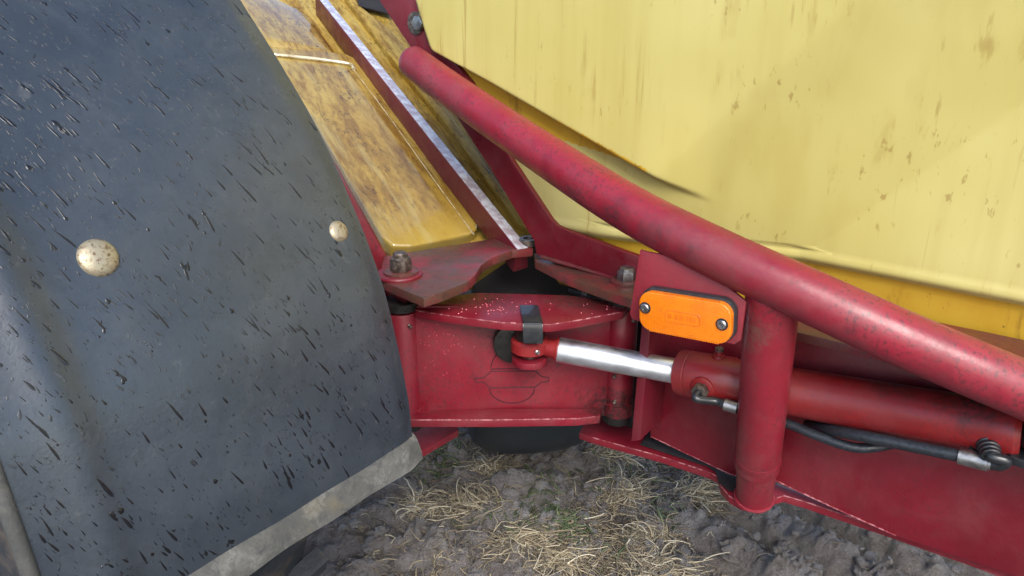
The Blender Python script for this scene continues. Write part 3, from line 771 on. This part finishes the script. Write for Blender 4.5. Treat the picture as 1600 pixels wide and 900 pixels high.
# corner block under the plate and side plates running towards the camera behind the fender
cb = [(585, 440), (605, 444), (634, 457), (634, 440), (600, 420)]
plate('corner_block', [hz(x, y, ZF - .0155) for x, y in cb], (0, 0, -.030), 'red', front, .0015)
fo = V((KL.x, KL.y, 0))
def FP(a, z, o): return V((fo.x, fo.y, 0)) + FE * a + FN * o + ZZ * z
plate('side_plate', [FP(.03, .375, -.03), FP(-.5, .375, -.03), FP(-.5, ZF - .05, -.03), FP(.03, ZF - .05, -.03)], FN * -.012, 'red', front)
ffl = [hz(x, y, Z_FL) for x, y in ((716, 672), (700, 680), (660, 704), (640, 716))]
dirf = (ffl[-1] - ffl[0]).normalized()
plate('bottom_flange', [ffl[0], ffl[0] + dirf * .5, ffl[0] + dirf * .5 - FN * .3, ffl[0] - FN * .3 + FE * .25], (0, 0, -.012), 'red', front)
up = at(600, 430, 1.19)
plate('upright_plate', [on(x, y, up, V((.3, -1, 0)).normalized()) for x, y in ((500, 230), (525, 262), (600, 396), (622, 432), (622, 446), (560, 446), (480, 300))], V((0, .012, 0)), 'red', front)
# added black sheet in place of the shade seen through the hinge gap
plate('dark_backing', [at(740, 380, 1.40), at(1010, 380, 1.40), at(1010, 520, 1.40), at(740, 520, 1.40)], V((0, .012, 0)), 'dark_void', front)
# leaning stay: angle bar from the hinge plate up along the front tank
B0, B1 = at(815, 388, 1.215), at(497, -10, 1.76)
bd = (B1 - B0).normalized()
toc = (C0 - (B0 + B1) / 2).normalized()
s1 = (V((1, 0, 0)) - bd * bd.x).normalized()            # across the bar
s1 = (s1 - bd * s1.dot(bd)).normalized()
s2 = s1.cross(bd).normalized()
if s2.dot(toc) < 0: s2 = -s2
def barpt(t_, a, b): return B0 + bd * t_ + s1 * a + s2 * b
LB = (B1 - B0).length
bm = bmesh.new()
def barprism(a0, a1, b0, b1):
    prism(bm, [barpt(0, a0, b0), barpt(0, a1, b0), barpt(0, a1, b1), barpt(0, a0, b1)], bd * LB, .0012)
# left web turned from the light, its shade put into the maroon; ridge on top
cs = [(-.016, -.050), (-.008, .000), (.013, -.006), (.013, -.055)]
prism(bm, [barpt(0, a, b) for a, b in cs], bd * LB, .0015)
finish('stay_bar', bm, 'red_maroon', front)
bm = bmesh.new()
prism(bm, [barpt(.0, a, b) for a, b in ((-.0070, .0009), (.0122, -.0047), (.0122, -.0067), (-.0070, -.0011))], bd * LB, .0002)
finish('wet_sheen_face', bm, 'wet', front)  # pale strip carrying the sky reflection in its colour
turned('stay_boss', hz(826, 381, ZF + .001), ZZ, [(0, .018), (.008, .018), (.010, .016), (.010, .010), (.004, .009), (.004, .0005)], 'grimy_steel', front, 28)

# ================================================================== FRONT TANK (algae stained)
q1, q2, q3 = at(605, 402, 1.23), at(800, 372, 1.34), at(470, 0, 1.80)
QN = (q2 - q1).cross(q3 - q1).normalized()
if QN.dot(C0 - q1) < 0: QN = -QN
_ac = QN.cross(bd).normalized()
M['dirty_tank'] = dirty_tank_mat(bd, _ac, QN)
M['dirty_tank_dull'] = dirty_tank_mat(bd, _ac, QN, 'dull_stained_yellow_plastic', 0.0)
ftank = thing('front_tank', 'dirty brown-yellow moulded tank with raised panels behind the red stay bar', 'tank', q1)
qq = lambda x, y, o=0.0: on(x, y, q1 + QN * o, QN)
plate('tank_body', [qq(x, y, -.014) for x, y in ((330, -160), (420, 80), (612, 405), (760, 382), (812, 372), (920, 350), (720, 30), (640, -160))], QN * -.12, 'dirty_tank_dull', ftank, .010)
bm = bmesh.new()
prism(bm, [qq(x, y, -.02) for x, y in ((400, 87), (432, 90), (540, 102), (552, 108), (742, 366), (741, 376), (732, 384), (640, 404), (610, 404), (596, 392), (480, 190))], QN * .030, .007, 4)
finish('raised_panel', bm, 'dirty_tank', ftank)
bm = bmesh.new()
g_ = []
for i in range(25):
    v_ = i / 24
    row = []
    for j in range(13):
        u_ = j / 12
        lx, ly = 400 + (300 - 400) * v_, 84 + (-150 - 84) * v_
        rx, ry = 541 + (420 - 541) * v_, 99 + (-90 - 99) * v_
        edge_ = min(u_, 1 - u_, v_ * 2.0, .06) / .06
        row.append(bm.verts.new(qq(lx + (rx - lx) * u_, ly + (ry - ly) * u_, 0) + QN * (-.016 + .032 * math.sin(edge_ * math.pi / 2) ** .6 - .10 * v_ ** 2 - .012 * u_ ** 2)))
    g_.append(row)
for a_, b_ in zip(g_, g_[1:]):
    for j in range(12): bm.faces.new((a_[j], a_[j + 1], b_[j + 1], b_[j]))
finish('raised_panel', bm, 'dirty_tank', ftank, 80)
bm = bmesh.new()
prism(bm, [qq(x, y, -.02) for x, y in ((480, -120), (560, 20), (610, 60), (650, 110), (700, 190), (828, 372), (806, 362), (690, 200), (600, 90), (520, -20))], QN * .022, .006, 3)
finish('raised_rib', bm, 'dirty_tank_dull', ftank)
pipe('step_glint_bead', spline([qq(x, y, .013) for x, y in ((405, 82), (432, 86), (500, 93), (545, 100), (553, 108))], 6), .0042, 'edge_glint', ftank, 10)  # added pale bead, paints the sky highlight along the panel step
pipe('edge_glint_bead', spline([qq(x, y, .009) for x, y in ((553, 110), (600, 172), (680, 284), (740, 366))], 6), .0014, 'edge_glint', ftank, 10)  # added pale bead, paints the highlight down the panel's right edge
plate('gap_shade_sheet', [qq(x, y, .004) for x, y in ((548, -60), (560, 8), (590, 16), (612, 22), (600, -60))], QN * -.004, 'dark_void', ftank, .0005)  # black sheet standing in for the dark of a gap

# ================================================================== FENDER
fcor = at(655, 715, .85)
fender = thing('mudguard', 'dark grey rubber mudguard with rain drops and two round bolt heads in the left foreground', 'fender', fcor)
FO = fcor
edge = [(300, -120), (342, -60), (380, 0), (440, 95), (500, 200), (555, 320), (600, 440), (625, 540), (641, 620), (646, 660), (648, 685)]
ep = [on(x, y, FO, FE) for x, y in edge]
pn = [((q - FO).dot(FN), q.z) for q in ep]
prof3 = spline([V((a, b, 0)) for a, b in pn], 14)
pa = np.array([[q.x, q.y] for q in prof3])
FWD = .385
def surf(t_, k, o=0.0):          # t_: distance from the right rim toward the camera; k: index along the profile
    k = min(max(k, 0), len(pa) - 1)
    i = int(k); j = min(i + 1, len(pa) - 1); f_ = k - i
    n_, z_ = pa[i] * (1 - f_) + pa[j] * f_
    i0, i1 = max(i - 1, 0), min(i + 2, len(pa) - 1)
    d = pa[i1] - pa[i0]; d /= np.linalg.norm(d)
    nn, nz_ = -d[1], d[0]
    if nn < 0: nn, nz_ = -nn, -nz_
    bend = -.004 * math.exp(-((t_) / .012) ** 2) + .005 * math.exp(-((t_ - .335) / .018) ** 2)
    q = FO + FN * (n_ - FO.dot(FN) * 0 + nn * (o + bend)) - FE * t_
    return V((q.x, q.y, z_ + nz_ * (o + bend))), FN * nn + ZZ * nz_, FN * d[0] + ZZ * d[1]
bm = bmesh.new()
ts = np.concatenate([np.linspace(0, .03, 8), np.linspace(.036, .31, 40), np.linspace(.315, FWD, 16)])
grid = [[bm.verts.new(surf(t_, k)[0]) for t_ in ts] for k in range(len(pa))]
gin = [[bm.verts.new(surf(t_, k, -.007)[0]) for t_ in ts] for k in range(len(pa))]
def strip(g, flip):
    for a, b in zip(g, g[1:]):
        for i in range(len(a) - 1):
            f_ = (a[i], a[i + 1], b[i + 1], b[i]); bm.faces.new(f_ if not flip else f_[::-1])
strip(grid, 0); strip(gin, 1)
for c in (0, len(ts) - 1):
    for a, b, c_, d in zip([g[c] for g in grid], [g[c] for g in grid[1:]], [g[c] for g in gin[1:]], [g[c] for g in gin]): bm.faces.new((a, b, c_, d))
for r_ in (0, -1):
    for i in range(len(ts) - 1): bm.faces.new((grid[r_][i], grid[r_][i + 1], gin[r_][i + 1], gin[r_][i]))
finish('guard_sheet', bm, 'fender', fender, 40)
# flared lower lip, thick and mud dusted
bm = bmesh.new()
kend = len(pa) - 1
sec = [(0, 0), (.003, -.005), (.008, -.016), (.010, -.026), (.004, -.030), (.000, -.020), (-.006, -.006), (-.007, .004)]
rings = []
for t_ in np.linspace(-.004, FWD + .002, 70):
    q, _, _ = surf(max(t_, 0), kend); q = q - FE * min(t_, 0)
    wob = .0012 * math.sin(t_ * 60) + .001 * math.sin(t_ * 23 + 1)
    rings.append([bm.verts.new(q + FN * (a + .0015 + wob) + ZZ * b) for a, b in sec])
for a, b in zip(rings, rings[1:]):
    for i in range(len(sec)): bm.faces.new((a[i], a[(i + 1) % len(sec)], b[(i + 1) % len(sec)], b[i]))
bm.faces.new(rings[0]); bm.faces.new(rings[-1][::-1])
finish('flared_lip', bm, 'lip', fender, 50)
# left rolled rim
pipe('rolled_rim', [surf(FWD, k, -.002)[0] for k in range(0, len(pa), 3)], .006, 'lip', fender, 12)
# bolt heads
def fender_hit(px, py):
    best = None
    for k in np.linspace(0, kend, 260):
        n_, z_ = surf(0, k)[0], None
        r_ = ray(px, py)
        q0 = surf(0, k)[0]
        # point on sight line with the same FN coordinate
        tt = ((q0 - C0).dot(FN)) / r_.dot(FN) if abs(r_.dot(FN)) > 1e-6 else None
        if tt is None: continue
        q = C0 + r_ * tt
        e_ = abs(q.z - q0.z)
        t_ = -(q - q0).dot(FE)
        if -.05 < t_ < FWD + .1 and tt > 0 and (best is None or e_ < best[0]): best = (e_, t_, k)
    return best[1], best[2]
for px, py, rr in ((151, 405, .0160), (526, 364, .0115)):
    t_, k = fender_hit(px, py)
    q, nn, dd = surf(t_, k)
    nn = nn.normalized()
    turned('bolt_head', q - nn * .0005, nn, [(0, rr * 1.02)] + [(rr * .42 * math.sin(a), rr * math.cos(a)) for a in np.linspace(.05, 1.5, 9)], 'bolt', fender, 40)
# rain drops
bm = bmesh.new()
def drop(bm, q, nn, dd, ln, wd, h):
    nn = nn.normalized(); dd = (dd - nn * dd.dot(nn)).normalized(); sd = nn.cross(dd)
    top = bm.verts.new(q + nn * h + dd * ln * .2)
    rng_ = []
    for fr_, hh in ((1.0, -.0002), (.62, h * .75)):
        rng_.append([])
        for i in range(10):
            a = 2 * math.pi * i / 10
            x = math.cos(a); w_ = math.sin(a) * (.62 + .38 * x)
            rng_[-1].append(bm.verts.new(q + dd * (x * ln * fr_ + ln * .2 * (1 - fr_)) + sd * w_ * wd * fr_ + nn * hh))
    for i in range(10):
        j = (i + 1) % 10
        bm.faces.new((rng_[0][i], rng_[0][j], rng_[1][j], rng_[1][i])); bm.faces.new((rng_[1][i], rng_[1][j], top))
rd = random.Random(5)
vis0 = 24
_cl = np.concatenate([[0], np.cumsum(np.linalg.norm(np.diff(pa, axis=0), axis=1))])
def rk(): return float(np.interp(rd.uniform(_cl[vis0], _cl[kend] - .002), _cl, np.arange(len(pa))))
for _ in range(3000):
    t_ = .002 + (FWD - .012) * rd.random() ** .75; k = rk()
    q, nn, dd = surf(t_, k)
    if rd.random() > .35 + .65 * min(1, max(0, .5 + 1.2 * float(vnoise(np.array([t_ * 14.]), np.array([k * .12]))[0]))): continue
    slant = FE * rd.gauss(.42, .12)
    dd = (dd + slant)
    big = rd.random() ** 4.5 * 1.5
    if rd.random() < .13: ln = wd = .0008 + .0022 * big
    else: wd = .00045 + .00125 * big; ln = wd * rd.uniform(2.5, 7.5)
    drop(bm, q, nn, dd, ln, wd, wd * .14)
    if rd.random() < .14:                                  # merged drops
        for _k in range(rd.randint(1, 3)):
            q2 = q + dd.normalized() * rd.uniform(-1, 1) * ln + FE * rd.gauss(0, .0015)
            w2 = wd * rd.uniform(.5, 1.3); drop(bm, q2, nn, dd + FE * rd.gauss(0, .5), w2 * rd.uniform(1, 2.2), w2, w2 * .14)
finish('rain_drops', bm, 'drop', fender, 60, kind='stuff')
bm = bmesh.new()
for _ in range(4500):
    t_ = .002 + (FWD - .012) * rd.random() ** .8; k = rk()
    q, nn, dd = surf(t_, k)
    big = rd.random() ** 6
    wd = .00035 + .0022 * big; ln = wd * rd.uniform(.8, 3.0)
    drop(bm, q, nn, dd + FE * rd.gauss(.4, .35), ln, wd, wd * .08)
finish('drying_spots', bm, 'spot', fender, 60, kind='stuff')

# ================================================================== WHEEL UNDER THE FENDER
WR, WC_N, WC_Z = .545, -.63, .545
wc = FO + FN * WC_N - FE * .20; wc.z = WC_Z
wheel = thing('wheel', 'muddy dark tyre in shadow beneath the grey mudguard', 'wheel', V((wc.x, wc.y, 0)))
turned('tyre', wc - FE * .15, FE, [(0, .30), (0, .34), (-.012, .42), (-.006, .49), (.015, .515), (.06, .527), (.24, .527), (.285, .515), (.306, .49), (.312, .42), (.30, .34), (.30, .30)], 'tyre', wheel, 96)
turned('rim', wc - FE * .11, FE, [(0, .05), (.0, .12), (.06, .14), (.02, .29), (-.03, .305), (-.03, .31), (.25, .31), (.25, .30)], 'red_dark', wheel, 64)
for k in range(30):
    for s in (-1, 1):
        a = 2 * math.pi * (k + (.5 if s > 0 else 0)) / 30
        pts = []
        for (w_, da) in ((.015, 0), (.15, .13), (.15, .17), (.015, .05)):
            aa = a + da
            pts.append(wc + FE * s * w_ + (FN * math.cos(aa) + ZZ * math.sin(aa)) * .520)
        if math.sin(a) > .5 and math.cos(a) < 0: continue
        plate('tread_lug', pts, (FN * math.cos(a + .08) + ZZ * math.sin(a + .08)) * .024, 'tyre', wheel, 0)

# far tyre glimpsed under the link
fc = hz(820, 716, -.01)
fcx = V((fc.x, fc.y + .09, 0))
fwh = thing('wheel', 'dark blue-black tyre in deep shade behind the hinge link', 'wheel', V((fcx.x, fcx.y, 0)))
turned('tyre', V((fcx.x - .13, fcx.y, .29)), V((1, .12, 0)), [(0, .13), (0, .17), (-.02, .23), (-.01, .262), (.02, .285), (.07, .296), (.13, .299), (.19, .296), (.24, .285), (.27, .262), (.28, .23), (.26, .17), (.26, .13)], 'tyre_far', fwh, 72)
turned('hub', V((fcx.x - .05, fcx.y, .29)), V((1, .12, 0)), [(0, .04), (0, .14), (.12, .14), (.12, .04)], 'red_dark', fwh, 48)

# galvanised step glimpsed left of the fender
s0 = at(-20, 800, 1.0)
step = thing('entry_step', 'wet galvanised step bars glimpsed beyond the left edge of the mudguard', 'step', V((s0.x, s0.y, 0)))
for k, (py, hh) in enumerate(((745, .0), (808, .0), (880, .0), (935, 0))):
    a = at(-120, py, 1.0); b = at(75, py + 4, 1.0)
    plate('step_bar', [a, b, b + V((0, .035, .006)), a + V((0, .035, .006))], (0, 0, -.020), 'galv', step, .002)
for x in (-115, 60):
    a = at(x, 700, 1.045); b = at(x, 960, 1.045)
    plate('step_rail', [V((a.x, a.y + .02, a.z)), V((a.x + .012, a.y + .02, a.z)), V((a.x + .012, a.y + .02, .0)), V((a.x, a.y + .02, .0))], (0, .03, 0), 'galv', step, .001)

# ================================================================== STRAW, WEEDS, CLODS
def strands(name, specs, mat, label, cat=None, kind=None, loc=None, group=None):
    vs_, fs_, tone = [], [], []
    loc = loc or V((0, 0, 0))
    for (p0, ang, ln, curl, lift, w, tn) in specs:
        n = 6; pts = []; q = V(p0); a = ang; el_ = lift
        for i in range(n):
            pts.append(q.copy())
            st_ = ln / (n - 1)
            q = q + V((math.cos(a) * math.cos(el_), math.sin(a) * math.cos(el_), math.sin(el_))) * st_
            a += curl / n + (rd.gauss(0, .12) if rd.random() < .75 else rd.gauss(0, .8)); el_ -= lift * 1.9 / n
            g = gz_fast(q.x, q.y) - .0015
            if q.z < g: q.z = g
        b0 = len(vs_)
        for i, q in enumerate(pts):
            d = (pts[min(i + 1, n - 1)] - pts[max(i - 1, 0)]).normalized()
            sd = d.cross(ZZ); sd = sd.normalized() if sd.length > 1e-4 else V((1, 0, 0))
            ww = w * (1 - .35 * i / n)
            for v_ in (q - sd * ww, q + sd * ww, q + d.cross(sd) * -ww * .45): vs_.append(tuple(v_ - loc)); tone.append(tn)
        for i in range(n - 1):
            for j in range(3):
                a_, b_ = b0 + i * 3 + j, b0 + i * 3 + (j + 1) % 3
                fs_.append((a_, b_, b_ + 3, a_ + 3))
    me = bpy.data.meshes.new(name); me.from_pydata(vs_, [], fs_)
    at_ = me.attributes.new('tone', 'FLOAT', 'POINT'); at_.data.foreach_set('value', tone)
    me.materials.append(M[mat]); me.shade_smooth()
    o = bpy.data.objects.new(name, me); COL.objects.link(o); o.location = loc
    o['label'] = label
    if cat: o['category'] = cat
    if kind: o['kind'] = kind
    if group: o['group'] = group
    return o
gxs, gys = np.arange(-1.2, 1.6, .01), np.arange(.7, 3.0, .01)
GZ = ground_z(*np.meshgrid(gxs, gys))
def gz_fast(x, y):
    i = int((x + 1.2) / .01); j = int((y - .7) / .01)
    if 0 <= i < len(gxs) and 0 <= j < len(gys): return GZ[j, i]
    return -.02
rd = random.Random(21)
def gp(px, py):
    q = hz(px, py, -.005)
    return q
# litter strewn over the disturbed soil
litter = []
for _ in range(17000):
    px, py = rd.uniform(560, 1330), rd.uniform(672, 930)
    q = gp(px, py)
    dens = .16 + .9 * max(0, float(vnoise(np.array([q.x * 5.5 + 3]), np.array([q.y * 5.5]))[0]) + .15)
    if px > 980: dens *= max(.06, 1 - (px - 980) / 200)
    if px < 640: dens *= .25
    if py > 880: dens *= .6
    if rd.random() > dens: continue
    q.z = gz_fast(q.x, q.y) + .002
    litter.append((q, rd.uniform(0, 6.3), rd.uniform(.008, .055), rd.gauss(0, 1.1), rd.uniform(-.15, .40), .0005 + .0016 * rd.random() ** 2, min(1, max(0, rd.gauss(.36, .26)))))
strands('straw_litter', litter, 'straw', 'dry straw scraps strewn over the churned soil', kind='stuff')
tufts = [((735, 775), .075, 90, 2.4, 'long pale straw clump lying beside the mudguard lip'),
         ((800, 838), .070, 80, -.5, 'flattened straw clump in the middle of the soil, left of the bottom edge tuft'),
         ((770, 725), .045, 40, 1.5, 'small upright straw twist just below the hinge link'),
         ((1020, 880), .060, 110, -1.4, 'bright golden straw tuft at the bottom edge of the picture'),
         ((1085, 765), .050, 80, -.4, 'pale straw tuft close under the red flange left of the strut'),
         ((960, 770), .055, 80, .6, 'frayed straw tuft in the centre of the bare patch'),
         ((1035, 825), .045, 55, 2.8, 'small straw loop tuft right of the green weeds'),
         ((870, 870), .050, 70, -.9, 'bent straw tuft near the bottom, left of the golden one'),
         ((950, 712), .050, 70, -.2, 'straw mat lying along the left end of the red flange'),
         ((660, 800), .045, 35, 2.0, 'thin straw wisps next to the lower edge of the mudguard')]
for (px, py), r_, n, dirn, lab in tufts:
    c = gp(px, py); c.z = gz_fast(c.x, c.y)
    sp = []
    for _ in range(int(n * 3.2)):
        q = c + V((rd.gauss(0, r_ * .45), rd.gauss(0, r_ * .35), 0)); q.z = gz_fast(q.x, q.y) + rd.uniform(-.002, .012)
        sp.append((q, dirn + rd.gauss(0, 1.0), rd.uniform(.018, .085), rd.gauss(0, 1.3), rd.uniform(-.1, .55), .0005 + .0019 * rd.random() ** 2, min(1, max(0, rd.gauss(.58, .28)))))
    strands('straw_tuft', sp, 'straw', lab, 'straw', loc=c, group='straw tufts on the soil')
weeds = []
for cx_, cy_, n in ((845, 752, 26), (880, 820, 60), (812, 745, 14), (900, 840, 30), (960, 850, 14), (680, 715, 50), (1035, 800, 16), (940, 735, 14), (760, 800, 14), (1000, 735, 20), (700, 700, 40), (830, 790, 30)):
    for _ in range(n):
        px, py = rd.gauss(cx_, 26), rd.gauss(cy_, 13)
        q = gp(px, py); q.z = gz_fast(q.x, q.y) + .002
        weeds.append((q, rd.uniform(0, 6.3), rd.uniform(.015, .045), rd.gauss(0, 1.2), rd.uniform(.1, 1.0), rd.uniform(.0012, .0034), rd.random()))
strands('green_weeds', weeds, 'weed', 'small green weed leaves among the straw', kind='stuff')
# loose clods
def ico(sub):
    b_ = bmesh.new(); bmesh.ops.create_icosphere(b_, subdivisions=sub, radius=1.0)
    b_.verts.ensure_lookup_table()
    r_ = np.array([tuple(v.co) for v in b_.verts]), np.array([[v.index for v in f.verts] for f in b_.faces]); b_.free(); return r_
ICO = {1: ico(1), 2: ico(2), 3: ico(3)}
def clods(name, specs, sub_big=2, **kw):
    vv, ff, k0 = [], [], 0
    for c, r, seed in specs:
        co, fa = ICO[sub_big if r > .007 else 1]
        rr = np.random.default_rng(seed); off = rr.uniform(0, 50, 3); sc_ = rr.uniform(.7, 1.3, 3) * np.array([1, 1, .75])
        dis = 1 + .34 * fbm(co[:, 0] * 1.7 + off[0] + co[:, 2], co[:, 1] * 1.7 + off[1], 4, .65)
        vv.append(co * (dis * r)[:, None] * sc_ + np.array(tuple(c))); ff.append(fa + k0); k0 += len(co)
    me = bpy.data.meshes.new(name); me.from_pydata(np.concatenate(vv).tolist(), [], np.concatenate(ff).tolist())
    me.materials.append(M['soil']); me.shade_smooth(); me.set_sharp_from_angle(angle=math.radians(50))
    o = bpy.data.objects.new(name, me); COL.objects.link(o)
    for k, v in kw.items(): o[k] = v
    return o
sp = []
for i in range(4200):
    px, py = rd.uniform(520, 1560), rd.uniform(676, 940)
    q = gp(px, py); r_ = .0014 + .011 * rd.random() ** 5.5
    q.z = gz_fast(q.x, q.y) + r_ * .25
    sp.append((q, r_, 1000 + i))
clods('soil_crumbs', sp, kind='stuff', label='loose crumbs of grey soil')
for i, (px, py, r_, lab) in enumerate(((805, 752, .034, 'dark clod of soil below the hinge link, above the weeds'), (822, 818, .030, 'grey clod of soil left of the green weeds'), (650, 830, .032, 'clod of soil beside the mudguard lip'), (1150, 850, .026, 'pale flat clod of soil in the tyre print'))):
    c = gp(px, py); c.z = gz_fast(c.x, c.y)
    o = clods('soil_clod', [(V((0, 0, .006)), r_, 50 + i)], 3, label=lab, category='clod', group='soil clods'); o.location = c

# rain beads on the link's paint
bm = bmesh.new()
for _ in range(60):
    px, py = rd.choice([(rd.gauss(760, 22), rd.gauss(481, 6)), (rd.uniform(700, 960), rd.uniform(465, 490))])
    if not (660 < px < 960 and 462 < py < 492): continue
    q = hz(px, py, zt + .0062); s = rd.uniform(.0006, .0016)
    drop(bm, q, ZZ, V((rd.uniform(-1, 1), rd.uniform(-1, 1), 0)), s, s, s * .6)
for _ in range(60):
    px, py = rd.gauss(690, 25), rd.gauss(535, 30)
    if not (656 < px < 930 and 505 < py < 630): continue
    q = l(px, py, .0002); s = rd.uniform(.0005, .0011)
    drop(bm, q, L.n, -ZZ, s, s, s * .6)
finish('rain_beads', bm, 'drop_red', link, 60, kind='stuff')
